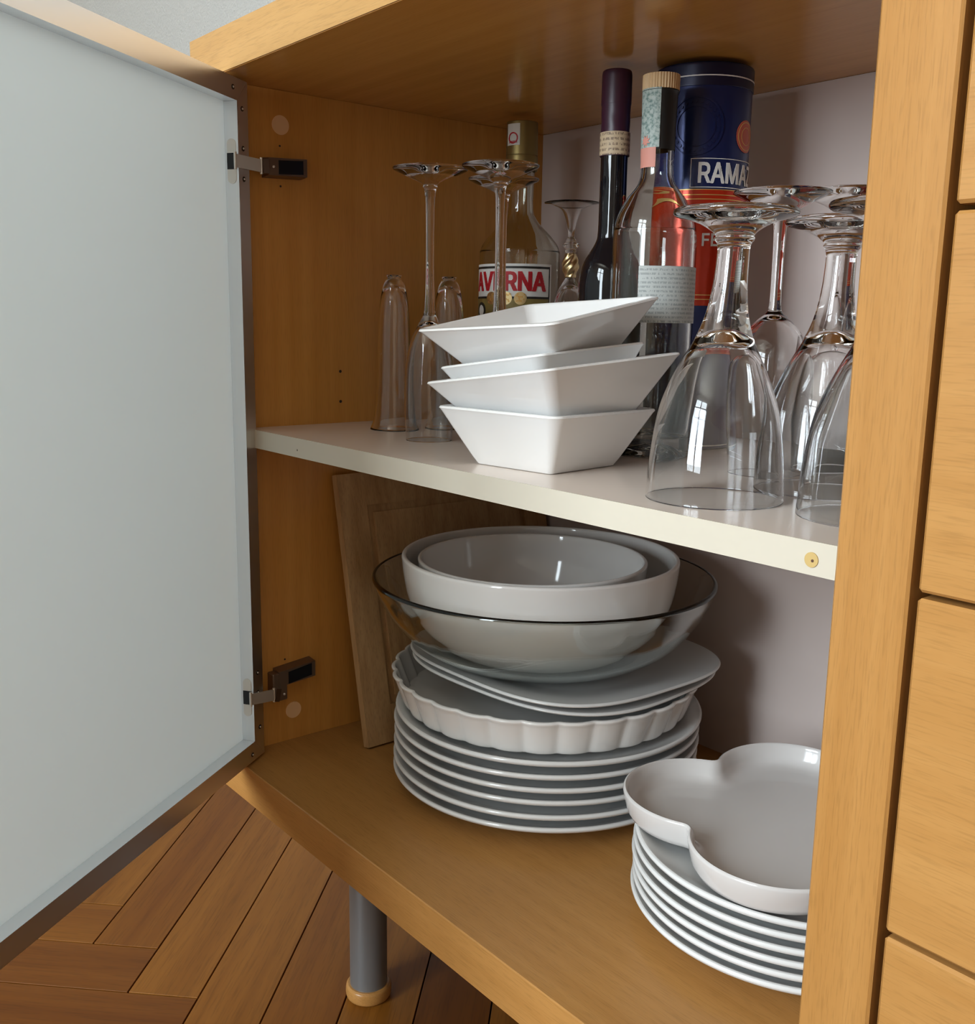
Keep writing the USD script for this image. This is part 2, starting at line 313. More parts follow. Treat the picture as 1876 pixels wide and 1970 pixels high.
for y, z in ((0.065, 0.571), (0.066, 0.030)): obj('cover_cap', cyl((0, y, z), (0.0007, y, z), 0.0082, 32), cap_tan, sb)
for y, z in ((0.123, 0.356), (0.123, 0.3275), (0.064, 0.5535), (0.064, 0.5195), (0.058, 0.083)):
    obj('pin_hole', cyl((0, y, z), (0.0003, y, z), 0.0014 if y > .1 else 0.0009, 12), dark_gap, sb)
def leg(x, y):
    l = obj('leg', cyl((x, y, FLOOR + 0.013), (x, y, -TH), 0.0168, 40), leg_grey, sb)
    obj('foot_ring', lathe([spl([(0, 0), (0.0185, 0)]), spl([(0.0185, 0), (0.0202, 0.002), (0.0207, 0.0065), (0.0202, 0.011), (0.0185, 0.013)]), spl([(0.0185, 0.013), (0, 0.013)])], x, y, FLOOR, 48), beech_x, l, label='turned beech ring under the leg')
for x, y in ((0.1365, 0.0638), (0.95, 0.0638), (0.1365, 0.31), (0.95, 0.31)): leg(x, y)

# the door: aluminium frame round a frosted pane, open by 55 degrees
ANG = math.radians(55); DA = np.array([math.cos(ANG), -math.sin(ANG), 0]); DN = np.array([math.sin(ANG), math.cos(ANG), 0]); DP = np.array([0.0175, 0.025, 0])
def dpt(s, n, z): return DP + DA * s + DN * n + np.array([0, 0, z])
def dbx(s0, s1, n0, n1, z0, z1, c=0.0):
    m = bx(s0, s1, n0, n1, z0, z1, c); v = m.vertices; return trimesh.Trimesh(DP + v[:, :1] * DA + v[:, 1:2] * DN + v[:, 2:] * [0, 0, 1], m.faces, process=False)
S0, S1, Z0, Z1, FW, FD = -0.0012, 0.602, 0.0028, 0.5978, 0.0178, 0.0125
door = obj('door', dbx(S0 + 0.002, S1 - 0.002, -0.0175, -FD, Z0 + 0.002, Z1 - 0.002), frost, sb, False, label='frosted pane of the open door')
def rail(s0, s1, z0, z1):
    obj('frame_rail', dbx(s0, s1, -0.0195, 0.0, z0, z1, 0.0005), alu, door, False)
def mitre(pts, name):
    """frame member with mitred ends: pts in (s, z), extruded over the frame's depth"""
    m = trimesh.creation.extrude_polygon(Polygon(pts), 0.0195, engine='earcut'); v = m.vertices
    obj(name, trimesh.Trimesh(DP + v[:, :1] * DA + (v[:, 2:3] - 0.0195) * DN + v[:, 1:2] * [0, 0, 1], m.faces[:, ::-1], process=False), alu, door, False)
gp = 0.0001
mitre([(S0, Z0 + gp), (S0 + FW - gp, Z0 + FW), (S0 + FW - gp, Z1 - FW), (S0, Z1 - gp)], 'stile')
mitre([(S1, Z0 + gp), (S1 - FW, Z0 + FW), (S1 - FW, Z1 - FW), (S1, Z1 - gp)], 'stile')
mitre([(S0 + gp, Z0), (S1 - gp, Z0), (S1 - FW, Z0 + FW - gp), (S0 + FW, Z0 + FW - gp)], 'rail')
mitre([(S0 + gp, Z1), (S1 - gp, Z1), (S1 - FW, Z1 - FW + gp), (S0 + FW, Z1 - FW + gp)], 'rail')
screw_dark = plain('screw_dark', (0.05, 0.04, 0.035), 0.4, 0.8)
for s, z in ((0.0225, 0.5895), (0.0085, 0.575), (0.0085, 0.5435), (0.0085, 0.519), (0.0085, 0.0845), (0.0085, 0.0655), (0.0065, 0.031), (0.0215, 0.0095)):
    sc = obj('screw', cyl(dpt(s, -0.0002, z), dpt(s, 0.0004, z), 0.0021, 16), screw_dark, door)
    obj('screw_head', trimesh.creation.icosphere(2, 0.0010).apply_translation(dpt(s, 0.0004, z)), nickel, sc)

def hinge(zc, cover, side, armz=None, drop=0.0):
    """door hinge: slotted plate in the stile, link, arm and cover on the side panel"""
    g = Polygon([(-0.0042, -0.0145), (0.0042, -0.0145), (0.0042, 0.0145), (-0.0042, 0.0145)]).buffer(0.0001)
    g = unary_union([sbox(-0.004, -0.014, 0.004, 0.014), Point(0, 0.014).buffer(0.004, 12), Point(0, -0.014).buffer(0.004, 12)])
    h = None
    def onstile(poly, t, off, mt, name, par):
        m = trimesh.creation.extrude_polygon(poly, t, engine='earcut'); v = m.vertices
        P = DP + DA * (S0 + FW + off) + v[:, 2:3] * DA + (v[:, 0:1] - 0.0062) * DN + (v[:, 1:2] + zc) * [0, 0, 1]
        return obj(name, trimesh.Trimesh(P, m.faces, process=False), mt, par, False)
    h = onstile(g, 0.0004, 0, nickel, 'hinge', sb)
    onstile(sbox(-0.0040, -0.0065, 0.0040, 0.0065), 0.0006, 0.0001, black_plastic, 'slot', h)
    a, b = dpt(S0 + FW + 0.0035, -0.001, zc), dpt(-0.012, 0.0055, zc - drop)
    def plate(p, q, w0, w1, t, zoff=0.0):
        p, q = np.array(p, float), np.array(q, float); d = (q - p) / np.linalg.norm(q - p); nrm = np.cross([0, 0, 1], d); nrm /= np.linalg.norm(nrm); up = np.cross(d, nrm); pts = []
        for P, wd in ((p, w0), (q, w1)):
            for sgn in (-1, 1):
                for tt in (-t / 2, t / 2): pts.append(P + up * sgn * wd / 2 + nrm * tt)
        return trimesh.convex.convex_hull(np.array(pts))
    obj('link', plate(a, b, 0.0105, 0.0105, 0.0018), nickel, h, False)
    for P in (a, b): obj('pin', cyl(P + [0, 0, -0.0068], P + [0, 0, 0.0068], 0.0013, 12), nickel, h)
    y0, y1, z0, z1 = cover
    armz = side[0] if armz is None else armz
    c0 = np.array([0.0125, y0, armz]); k = plate(b + (c0 - b) * 0.15, c0, 0.0115, 0.0125, 0.003)
    obj('arm', k, hinge_brown, h, False)
    body = trimesh.convex.convex_hull(np.array([(x, y, z + dz) for x, q in ((0.0, 0.0), (0.0125, 0.0012)) for y, z, dz in ((y0, side[0] - 0.0085 + q, 0), (y0, side[0] + 0.0085 - q, 0), (y1, z0 + q, 0), (y1, z1 - q, 0))]))
    obj('cover', body, hinge_brown, h, False)
    if armz != side[0]: obj('bracket', bx(0.0, 0.0122, y0 - 0.006, y0 + 0.009, armz - 0.0065, side[0] + 0.006, 0.001), hinge_brown, h, False)
    yb = y0 + 0.010; za, zb = side[0], (z0 + z1) / 2
    obj('inlay', trimesh.convex.convex_hull(np.array([(x, y, z) for x in (0.0125, 0.0129) for y, z in ((yb, za - 0.0058), (yb, za + 0.0058), (y1 - 0.004, zb - 0.0058), (y1 - 0.004, zb + 0.0058))])), black_plastic, h, False)
    obj('screw', trimesh.creation.icosphere(2, 0.0012).apply_translation((0.0130, y0 + 0.005, armz)), nickel, h)
hinge(0.5325, (0.046, 0.084, 0.5265, 0.5440), (0.5335,))
hinge(0.0625, (0.045, 0.084, 0.0635, 0.0810), (0.0685,), 0.0535, 0.0065)

# ------------------------------------------------------------------ dishes on the bottom of the cabinet
def plate_mesh(cx, cy, z, r, rim, well, foot):
    under = spl([(foot + 0.004, 0.0012), (foot + 0.008, well * 0.45), (r * 0.82, rim * 0.52), (r * 0.99, rim - 0.0042)])
    lip = spl([(r * 0.99, rim - 0.0042), (r, rim - 0.0022), (r - 0.0006, rim - 0.0004), (r - 0.0022, rim)], 6)
    up = spl([(r - 0.0022, rim), (r * 0.85, rim * 0.66), (r * 0.70, well + 0.0008), (r * 0.64, well), (r * 0.4, well), (0, well)])
    return lathe([[(0, 0.003), (foot - 0.003, 0.003)], [(foot - 0.003, 0.003), (foot - 0.002, 0)], [(foot - 0.002, 0), (foot + 0.003, 0)], np.vstack([[(foot + 0.003, 0)], under, lip[1:], up[1:]])], cx, cy, z, 128)
ords = ['lowest', 'second from the bottom', 'third from the bottom', 'fourth from the bottom', 'fifth from the bottom', 'topmost']
for k in range(6):
    dx, dy = ((0, 0), (.001, -.0005), (-.0005, .001), (.001, .0005), (.0012, 0), (.0022, .0012))[k]
    p = obj('dinner_plate', plate_mesh(0.2130 + dx, 0.2018 + dy, 0.011 * k + 0.00005, 0.1346, 0.0212, 0.0108, 0.078), porcelain)
    tag(p, 'large white dinner plate, %s of the six in the left stack' % ords[k], 'plate', 'dinner plates in the left stack')
ords2 = ords
for k in range(6):
    dx, dy = ((0, 0), (.0008, .0006), (.001, .0002), (.0004, -.0005), (.0005, 0.0005), (.001, .001))[k]
    p = obj('dessert_plate', plate_mesh(0.4812 + dx, 0.1937 + dy, 0.0085 * k + 0.00005, 0.1130, 0.0204, 0.0083, 0.064), porcelain)
    tag(p, 'smaller white plate, %s of the six under the cloverleaf dish' % ords2[k], 'plate', 'small plates in the right stack')

# fluted tart dish
NF = 30
def scal(amp):
    def f(a, r, z):
        t = np.abs(np.sin(NF * a / 2 + 0.4)); return 1 + amp * (np.sqrt(t + 0.02) - 0.75) * np.clip((r - 0.100) / 0.022, 0, 1)
    return f
td = obj('tart_dish', lathe([[(0, 0), (0.1195, 0)], spl([(0.1195, 0), (0.1235, 0.0015), (0.127, 0.0095), (0.1322, 0.0242), (0.1346, 0.0286), (0.1346, 0.0302), (0.133, 0.0309), (0.131, 0.0299), (0.1282, 0.0225), (0.1225, 0.0082), (0.1195, 0.0052), (0.10, 0.0045), (0, 0.0045)], 5)],
                              0.2090, 0.2040, 0.0748, NF * 12, scal(0.028)), porcelain_grey, None)
tag(td, 'white fluted tart dish with wavy rim on the left plate stack', 'baking dish')

# two squarish plates lying crooked in the tart dish
def square_plate(cx, cy, cz, yaw, tx, ty, s, ex, label):
    rim, well = 0.0125, 0.0038
    prof = np.vstack([[(0, 0.0)], spl([(0.062, 0.0), (0.066, 0.0), (0.078, 0.0012), (0.100, 0.0062), (0.1165, rim - 0.0034), (0.1195, rim - 0.0020), (0.120, rim - 0.0010), (0.1188, rim), (0.1165, rim - 0.0002), (0.100, 0.0096), (0.080, 0.0048), (0.066, well), (0.03, well), (0, well)], 5)])
    prof[:, 0] *= 1 / 0.12
    n = 160; a = np.arange(n) * 2 * PI / n; c, si = np.abs(np.cos(a)) + 1e-9, np.abs(np.sin(a)) + 1e-9
    rr = 1 / (c ** ex + si ** ex) ** (1 / ex)
    rings = []
    for r, z in prof:
        k = np.clip((r - 0.45) / 0.4, 0, 1); R = r * s * (1 + (rr - 1) * k)
        rings.append(np.stack([R * np.cos(a), R * np.sin(a), 0 * a + z - rim], -1))
    rings = np.array(rings)
    cy_, sy_ = math.cos(yaw), math.sin(yaw); Rz = np.array([[cy_, -sy_, 0], [sy_, cy_, 0], [0, 0, 1]])
    Rx = np.array([[1, 0, 0], [0, math.cos(tx), -math.sin(tx)], [0, math.sin(tx), math.cos(tx)]]); Ry = np.array([[math.cos(ty), 0, math.sin(ty)], [0, 1, 0], [-math.sin(ty), 0, math.cos(ty)]])
    Rm = Ry @ Rx @ Rz
    v, f, nn = loft(rings, False, False, 45); P = v @ Rm.T + [cx, cy, cz]
    o = obj('square_plate', (P, f, nn @ Rm.T), porcelain); tag(o, label, 'plate', 'squarish plates in the tart dish')
square_plate(0.2205, 0.2165, 0.1148, 0.13, -0.024, 0.026, 0.1205, 2.9, 'white squarish plate lying directly in the fluted tart dish')
square_plate(0.2225, 0.2145, 0.1210, 0.04, -0.025, 0.006, 0.1195, 3.2, 'white squarish plate right under the glass bowl')

# glass salad bowl and the two ceramic bowls inside it
def bowl_prof(prof, th, lip=0.0):
    """outer profile -> closed shell of thickness th"""
    o = spl(prof, 8); d = np.gradient(o, axis=0); l = np.hypot(d[:, 0], d[:, 1])[:, None]; nrm = np.stack([d[:, 1], -d[:, 0]], 1) / l
    i = o - nrm * th; i[:, 0] = np.maximum(i[:, 0], 0); i[0, 0] = 0
    top_o, top_i = o[-1], i[-1]; mid = (top_o + top_i) / 2 + [0, th * 0.5]
    return [np.vstack([o, spl([top_o, top_o * .15 + mid * .85 + [th * 0.28, 0] if False else (top_o + mid) / 2 + [th * 0.1, th * 0.12], mid, (top_i + mid) / 2 + [-th * 0.1, th * 0.12], top_i], 4)[1:], i[::-1][1:]])]
gb = obj('glass_bowl', lathe(bowl_prof([(0, 0), (0.036, 0), (0.054, 0.0010), (0.086, 0.0068), (0.112, 0.0200), (0.131, 0.0400), (0.1425, 0.0600), (0.1480, 0.0735)], 0.0036), 0.2125, 0.1965, 0.1156, 120), green_glass)
tag(gb, 'wide clear glass bowl with greenish rim holding the white bowls', 'bowl')
wb = obj('serving_bowl', lathe(bowl_prof([(0, 0), (0.035, 0), (0.052, 0.0006), (0.076, 0.0070), (0.098, 0.0240), (0.1115, 0.0480), (0.1165, 0.0680), (0.1188, 0.0870)], 0.0042), 0.2130, 0.1915, 0.1208, 120), porcelain_grey)
tag(wb, 'large white ceramic bowl standing inside the clear glass bowl', 'bowl')
ib = obj('serving_bowl', lathe(bowl_prof([(0, 0), (0.03, 0), (0.046, 0.0006), (0.068, 0.0090), (0.084, 0.0260), (0.0935, 0.0500), (0.0978, 0.0780)], 0.0036), 0.2130, 0.1825, 0.1280, 120), porcelain_grey)
tag(ib, 'smaller white ceramic bowl nested in the large white bowl', 'bowl')

# cloverleaf dish
def clover():
    L, F_ = np.array([0.4240, 0.1580]), np.array([0.5010, 0.1360]); d = F_ - L; pz = np.array([-d[1], d[0]])
    cs = [L, F_, L + pz, F_ + pz]; g = unary_union([Point(*q).buffer(0.0545, 48) for q in cs]).buffer(0.006).buffer(-0.012).buffer(0.006)
    ctr = np.mean(cs, 0); n = 240; a = np.arange(n) * 2 * PI / n
    def ring(off, z):
        b = (g if off == 0 else g.buffer(off)).boundary; out = []
        from shapely.geometry import LineString
        for t in a:
            x = LineString([ctr, ctr + 0.2 * np.array([math.cos(t), math.sin(t)])]).intersection(b)
            pts = [x] if x.geom_type == 'Point' else list(x.geoms); q = max(pts, key=lambda p: math.hypot(p.x - ctr[0], p.y - ctr[1])); out.append((q.x, q.y, z))
        return np.array(out)
    zb = 0.0632
    lv = [(-0.0075, 0), (-0.0055, 0.0005), (-0.0030, 0.0045), (-0.0008, 0.013), (0.0, 0.0175), (-0.0004, 0.0190), (-0.0016, 0.0196), (-0.0028, 0.0190), (-0.0036, 0.0170), (-0.0050, 0.010), (-0.0080, 0.0055), (-0.013, 0.0040), (-0.020, 0.0036)]
    return loft([ring(o, zb + z) for o, z in lv], True, True, 50)
cd = obj('clover_dish', clover(), clover_grey); tag(cd, 'pale grey cloverleaf shaped dish on the right plate stack', 'dish')

# wooden board leaning on the left side
def board():
    L0, L1, hgt, t = 0.1097, 0.3690, 0.2630, 0.0085
    m = m3.Manifold.cube((t, L1 - L0, hgt))
    gi = lambda i, x0, x1: m3.Manifold.cube((x1 - x0, L1 - L0 - 2 * i, hgt - 2 * i - 0.008)).translate((x0, i, i + 0.006))
    ring = gi(0.030, t - 0.0030, t + 0.01) - gi(0.0375, t - 0.01, t + 0.02)
    m = m - ring
    th = math.atan2(0.0540, 0.2575); v = tm(m); x, z = v.vertices[:, 0] - t, v.vertices[:, 2]
    X = 0.0667 + x * math.cos(th) - z * math.sin(th); Z = 0.0018 + x * math.sin(th) + z * math.cos(th)
    return trimesh.Trimesh(np.stack([X, L0 + v.vertices[:, 1], Z], -1), v.faces, process=False)
bd = obj('cutting_board', board(), board_wood, None, False); tag(bd, 'wooden cutting board with a groove leaning on the left cabinet side', 'cutting board')

# ------------------------------------------------------------------ square bowls on the shelf
def rsq(h, r, m=6):
    out = []
    for q, (sx, sy) in enumerate(((1, 1), (-1, 1), (-1, -1), (1, -1))):
        for t in np.linspace(0, PI / 2, m): out.append((sx * (h - r) + r * math.cos(t + q * PI / 2), sy * (h - r) + r * math.sin(t + q * PI / 2)))
    return out
def square_bowl(cx, cy, cz, yaw, tx, ty, a, hgt, hb, label):
    """a: half diagonal of the rim; the rim's middle is at (cx, cy, cz)"""
    h = a / math.sqrt(2) + 0.0012; rings = []
    def add(hh, r, z):
        p = np.array(rsq(hh, r)); k = 5
        rings.append(np.stack([p[:, 0], p[:, 1], 0 * p[:, 0] + z], -1))
    add(hb - 0.001, 0.003, -hgt); add(hb, 0.0035, -hgt + 0.0007)
    for t in (0.15, 0.3, 0.5, 0.7, 0.85, 0.95): add(hb + (h - hb) * t, 0.0035 + 0.005 * t, -hgt + (hgt - 0.001) * t)
    add(h, 0.0085, -0.0016); add(h - 0.0007, 0.008, -0.0004); add(h - 0.0022, 0.0075, 0.0); add(h - 0.0037, 0.007, -0.0004); add(h - 0.0046, 0.0065, -0.0018)
    for t in (0.9, 0.7, 0.5, 0.3, 0.15): add(hb + (h - hb) * t - 0.0040, 0.0045 + 0.002 * t, -hgt + 0.0036 + (hgt - 0.0046) * t)
    add(hb - 0.0042, 0.005, -hgt + 0.0040); add(hb - 0.008, 0.005, -hgt + 0.0034)
    v, f, n = loft(rings, True, True, 42)
    Rz = np.array([[math.cos(yaw), -math.sin(yaw), 0], [math.sin(yaw), math.cos(yaw), 0], [0, 0, 1]])
    Rx = np.array([[1, 0, 0], [0, math.cos(tx), -math.sin(tx)], [0, math.sin(tx), math.cos(tx)]]); Ry = np.array([[math.cos(ty), 0, math.sin(ty)], [0, 1, 0], [-math.sin(ty), 0, math.cos(ty)]])
    Rm = Ry @ Rx @ Rz
    o = obj('square_bowl', (v @ Rm.T + [cx, cy, cz], f, n @ Rm.T), bowl_white); tag(o, label, 'bowl', 'square white bowls stacked on the shelf')
square_bowl(0.3252, 0.0921, 0.3479, 0.112, 0, 0, 0.0766, 0.0405, 0.0345, 'square white bowl at the bottom of the crooked stack')
square_bowl(0.3289, 0.0919, 0.3752, 0.0101, 0.0758, -0.1163, 0.0886, 0.0490, 0.0300, 'larger square white bowl, second from the bottom of the stack')
square_bowl(0.3196, 0.0905, 0.3835, 0.0218, 0.0790, -0.1190, 0.0721, 0.0385, 0.0310, 'square white bowl of which only the rim shows, third from the bottom')
square_bowl(0.3180, 0.0882, 0.4116, 0.1416, 0.1688, -0.0257, 0.0845, 0.0410, 0.0310, 'square white bowl on top of the stack, its inside showing')

# ------------------------------------------------------------------ glasses standing upside down on the shelf
mm = lambda pts: [(a / 1000, b / 1000) for a, b in pts]
def cut(p, i, j): return p[i:j + 1]
def split_lathe(inner, outer, marks, cx, cy, n=72, lean=None):
    """inner: dome to rim, outer: rim to foot; marks: heights that part bowl, stem and foot. The parts meet in open rings, so the glass stays one body."""
    prof = np.vstack([inner, outer[1:]]); k = len(inner); V, F, N = lathe([prof], cx, cy, ZS + 0.0002, n, lean=lean)
    hi = [k + int(np.argmax(outer[:, 1] > m)) for m in marks]; cuts = [0] + hi + [len(prof) - 1]; out = []
    for a, b in zip(cuts[:-1], cuts[1:]):
        v, nn = V[a * n:(b + 1) * n], N[a * n:(b + 1) * n]; i, j = np.meshgrid(np.arange(b - a), np.arange(n), indexing='ij'); j2 = (j + 1) % n
        q = np.stack([i * n + j, i * n + j2, (i + 1) * n + j2, (i + 1) * n + j], -1).reshape(-1, 4)
        out.append((v, np.vstack([q[:, [0, 1, 2]], q[:, [0, 2, 3]]]), nn))
    return out
def stemmed(name, label, cat, inner, outer, marks, cx, cy, group=None, lean=None, mt=None):
    t = thing(name, label, cat, (cx, cy, ZS), group)
    for nm, me in zip(('bowl', 'stem', 'foot'), split_lathe(inner, outer, marks, cx, cy, lean=lean)): obj(nm, me, mt or clear_glass, t)
    return t
gob_in = spl(mm([(0, 93.6), (3.0, 93.4), (6, 92.2), (10, 89.4), (14, 86.3), (19, 79.5), (23.4, 71), (27.4, 62), (31.5, 51), (34.5, 38), (36.4, 22), (37.7, 5), (38.0, 0.6)]), 5)
gob_out = spl(mm([(38.0, 0.6), (38.3, 0), (38.7, 0.6), (38.5, 5), (37.2, 24), (35.3, 39), (32.6, 53), (27.6, 66.5), (22.2, 78), (17.0, 88), (13.2, 98), (10.8, 108), (9.3, 120), (8.8, 132), (8.9, 140), (10.6, 143.2), (10.8, 144.4), (10.4, 145.6), (13.0, 148.2), (19.5, 152.0), (27, 154.3), (31.6, 155.4), (33.5, 157.0), (33.2, 158.8), (31.2, 159.8), (22, 160.0), (11, 159.2), (0, 158.6)]), 5)
gA = stemmed('wine_goblet', 'stout clear goblet upside down nearest the front, right of the square bowls', 'glass', gob_in, gob_out, (0.098, 0.1435), 0.4815, 0.0792, 'stout goblets upside down', (0.0027, 0.0021, 0.06, 0.15))
def dup(src, label, cx, cy, rot=0.0, sc=1.0):
    was = src.GetCustomData(); x = UsdGeom.Xform.Define(stage, numbered('/World/' + src.GetName().rstrip('0123456789').rstrip('_')))
    x.GetPrim().GetReferences().AddInternalReference(src.GetPath()); x.GetPrim().SetInstanceable(True)
    x.ClearXformOpOrder(); x.AddTranslateOp().Set(Gf.Vec3d(cx, cy, ZS)); x.AddRotateZOp().Set(rot)
    if sc != 1: x.AddScaleOp().Set(Gf.Vec3f(sc, sc, sc))
    return tag(x.GetPrim(), label, was['category'], was.get('group'))
dup(gA, 'stout clear goblet upside down in the second row, beside the divider', 0.4981, 0.1600, 40)
dup(gA, 'stout clear goblet at the front, half hidden by the right divider', 0.5674, 0.1016, 80)
fl_in = spl(mm([(0, 97.5), (3, 97), (7.5, 93.5), (12, 86.5), (16, 76), (18.6, 62), (19.7, 46), (19.9, 28), (19.2, 12), (18.6, 0.5)]), 5)
fl_out = spl(mm([(18.6, 0.5), (18.8, 0), (19.1, 0.5), (19.8, 12), (20.6, 28), (20.4, 45), (19.5, 61), (17.2, 75.5), (13.6, 87), (9.2, 96), (5.8, 102.2), (4.6, 107), (4.0, 113), (3.4, 130), (3.15, 150), (3.3, 180), (3.9, 196), (4.8, 203.6), (5.8, 205.0), (6.0, 206.2), (5.9, 207.2), (9.5, 209.6), (17, 212.8), (25, 216.3), (29.6, 218.4), (30.4, 219.3), (29.8, 220.2), (22, 220.4), (11, 219.4), (0, 218.8)]), 5)
fl_in[:, 1] *= 0.981; fl_out[:, 1] *= 0.981; fl_out[fl_out[:, 1] > 0.2, 0] *= 0.98
f1 = stemmed('champagne_flute', 'tall stemmed flute upside down nearest the left side, its whole stem visible', 'glass', fl_in, fl_out, (0.1003, 0.2009), 0.1612, 0.1105, 'stemmed flutes upside down')
dup(f1, 'tall stemmed flute upside down in front of the red-lettered bottle', 0.2138, 0.1392, 50)
dup(f1, 'tall stemmed flute at the back, its foot just behind another foot', 0.1570, 0.1900, 100)
sl_in = spl(mm([(0, 127.5), (3.8, 126.5), (7.8, 122.5), (11.0, 113), (13.0, 96), (13.9, 62), (14.8, 40), (16, 20), (17.6, 8), (20.0, 1.6), (21.0, 0.3)]), 5)
sl_out = spl(mm([(21.0, 0.3), (21.5, 0), (21.6, 0.6), (18.9, 8), (17.1, 20), (15.8, 40), (14.9, 62), (14.3, 88), (12.9, 108), (11.4, 119.5), (9.4, 127.8), (7.0, 132.2), (5.9, 133.4), (6.0, 134.2), (6.5, 135.4), (6.6, 136.4), (4.5, 136.6), (0, 135.4)]), 5)
s1 = stemmed('stemless_flute', 'slim stemless flute upside down at the far left of the shelf', 'glass', sl_in, sl_out, (0.1285, 0.1330), 0.0750, 0.1340, 'stemless flutes upside down')
dup(s1, 'slim stemless flute upside down, half hidden by the square bowls', 0.0900, 0.1837, 30)
w_in = spl(mm([(0, 102.5), (4, 102), (10, 98.5), (17, 91), (23, 78), (26.2, 60), (26.4, 40), (25, 20), (23.4, 0.5)]), 5)
w_out = spl(mm([(23.4, 0.5), (23.7, 0), (24, 0.5), (25.8, 20), (27.2, 40), (27.0, 61), (24.2, 79), (18.6, 92.2), (11.5, 100.5), (5.6, 105.6), (4.2, 109), (3.7, 116), (3.6, 130), (3.8, 150), (4.6, 164), (6, 168.5), (10, 171.5), (19, 176), (27.5, 180.2), (30.6, 181.7), (31.2, 182.6), (30.4, 183.4), (22, 183.6), (10, 182.8), (0, 182.2)]), 5)
wg = stemmed('wine_glass', 'thin stemmed wine glass upside down behind the goblets', 'glass', w_in, w_out, (0.1056, 0.168), 0.4310, 0.1970, 'thin stemmed wine glasses')
dup(wg, 'thin stemmed wine glass deepest in the right corner, mostly hidden', 0.4390, 0.2600, 60, 1.03)

# glass with a twisted gold stem
t = thing('gold_stem_glass', 'small upside down glass with a twisted gold stem', 'glass', (0.145, 0.282, ZS))
gi = spl(mm([(0, 130.5), (4, 129.6), (8, 125.5), (12, 117), (17, 102), (20.5, 82), (22, 55), (21.6, 25), (20.8, 0.5)]), 5)
go = spl(mm([(20.8, 0.5), (21.1, 0), (21.4, 0.5), (22.3, 25), (22.8, 55), (21.4, 83), (18, 103.5), (13.2, 120), (9.0, 130), (5.4, 136.2), (4.6, 138)]), 5)
obj('bowl', lathe([np.vstack([gi, go[1:]])], 0.145, 0.282, ZS + .0002), clear_glass, t)
tw = lambda a, r, z: 1 + 0.07 * np.cos(5 * (a - z * 150))
obj('twisted_stem', lathe([spl(mm([(0, 138.3), (4.6, 138.3), (5.4, 141.5), (7.2, 146), (7.7, 149.5), (6.9, 154), (5.4, 158), (4.9, 160), (0, 160)]), 8)], 0.145, 0.282, ZS, 64, tw), gold, t, label='twisted gold stem')
obj('foot', lathe([spl(mm([(4.6, 160.3), (5.2, 162.3), (4.9, 164), (7.5, 166.8), (7.6, 168), (4.9, 170.4), (4.6, 172), (3.0, 175.3), (3.5, 181), (4.6, 187), (6.8, 194), (10.5, 199.8), (17, 202.6), (24.4, 204.2), (25.1, 204.6), (24.6, 205.0), (17, 203.7), (10.7, 201.0), (6.4, 196), (4.0, 189), (2.4, 182), (0, 178.5)]), 6)], 0.145, 0.282, ZS), clear_glass, t)

# ------------------------------------------------------------------ bottles and tin
# squat clear liqueur bottle with red lettering
cx, cy = 0.070, 0.285; ph = fac(cx, cy)
t = thing('liqueur_bottle', 'clear squat bottle with a white label lettered in red', 'bottle', (cx, cy, ZS))
bo = spl(mm([(0, 2.5), (26, 1.5), (33, 0), (37.5, 1.5), (39.2, 6), (39.3, 40), (39.3, 100), (39.2, 157), (38.2, 166.5), (34.4, 174), (27.5, 182), (19.5, 190), (14.0, 198), (12.0, 206), (12.2, 222), (12.8, 238), (13.2, 242), (12.6, 256)]), 6)
bi = spl(mm([(9.5, 256), (9.6, 240), (9.4, 206), (11.5, 197), (17, 188.5), (25, 180.3), (32, 172), (35.6, 165), (36.5, 156), (36.5, 100), (36.5, 40), (36.2, 9), (30, 5), (0, 6)]), 6)
bot = obj('glass_body', lathe([np.vstack([bo, bi])], cx, cy, ZS + .0002, 96), olive_glass, t)
obj('cap', lathe([spl(mm([(0, 283.2), (12, 283.2)]))[::-1], spl(mm([(13.3, 240.5), (15.2, 240.8), (15.3, 252), (15.0, 253.4), (15.0, 255.0), (15.2, 256), (14.9, 282), (14.2, 283.1), (12, 283.2)]), 5)], cx, cy, ZS, 64), gold_foil, t, label='dull gold screw cap')
obj('cap_seal', cat_([patch(cx, cy, ZS, ph, -62, -8, 0.262, 0.2815, 0.0153)]), paper_white, t, label='small white seal on the cap')
obj('cap_emblem', cat_([disc_on(cx, cy, ZS, ph, 0.0156, -34, 0.2685, 0.0052, hole=0.0040), wrap(word('AMAR', 0.0022, 0.009), cx, cy, ZS, ph, 0.0156, -34, 0.2638)]), red_ink, t, 30)
rl = 0.03945
lb = obj('label', patch(cx, cy, ZS, ph, -96, 50, 0.060, 0.1516, rl), paper_white, t, label='white label')
obj('label_border', cat_([patch(cx, cy, ZS, ph, -96, 46.5, 0.1472, 0.1492, rl + .0003), patch(cx, cy, ZS, ph, 45.0, 46.6, 0.060, 0.1492, rl + .0003), patch(cx, cy, ZS, ph, -96, 46, 0.1192, 0.1212, rl + .0004)]), black_ink, lb)
obj('lettering', wrap(bold_(word('AVERNA', 0.0182, 0.0815), 0.0005), cx, cy, ZS, ph, rl + .0004, -20, 0.1262), red_ink, lb, False, label='red letters AVERNA')
obj('lower_band', patch(cx, cy, ZS, ph, -96, 45, 0.062, 0.1195, rl + .0003), olive_ink, lb, label='olive gold band')
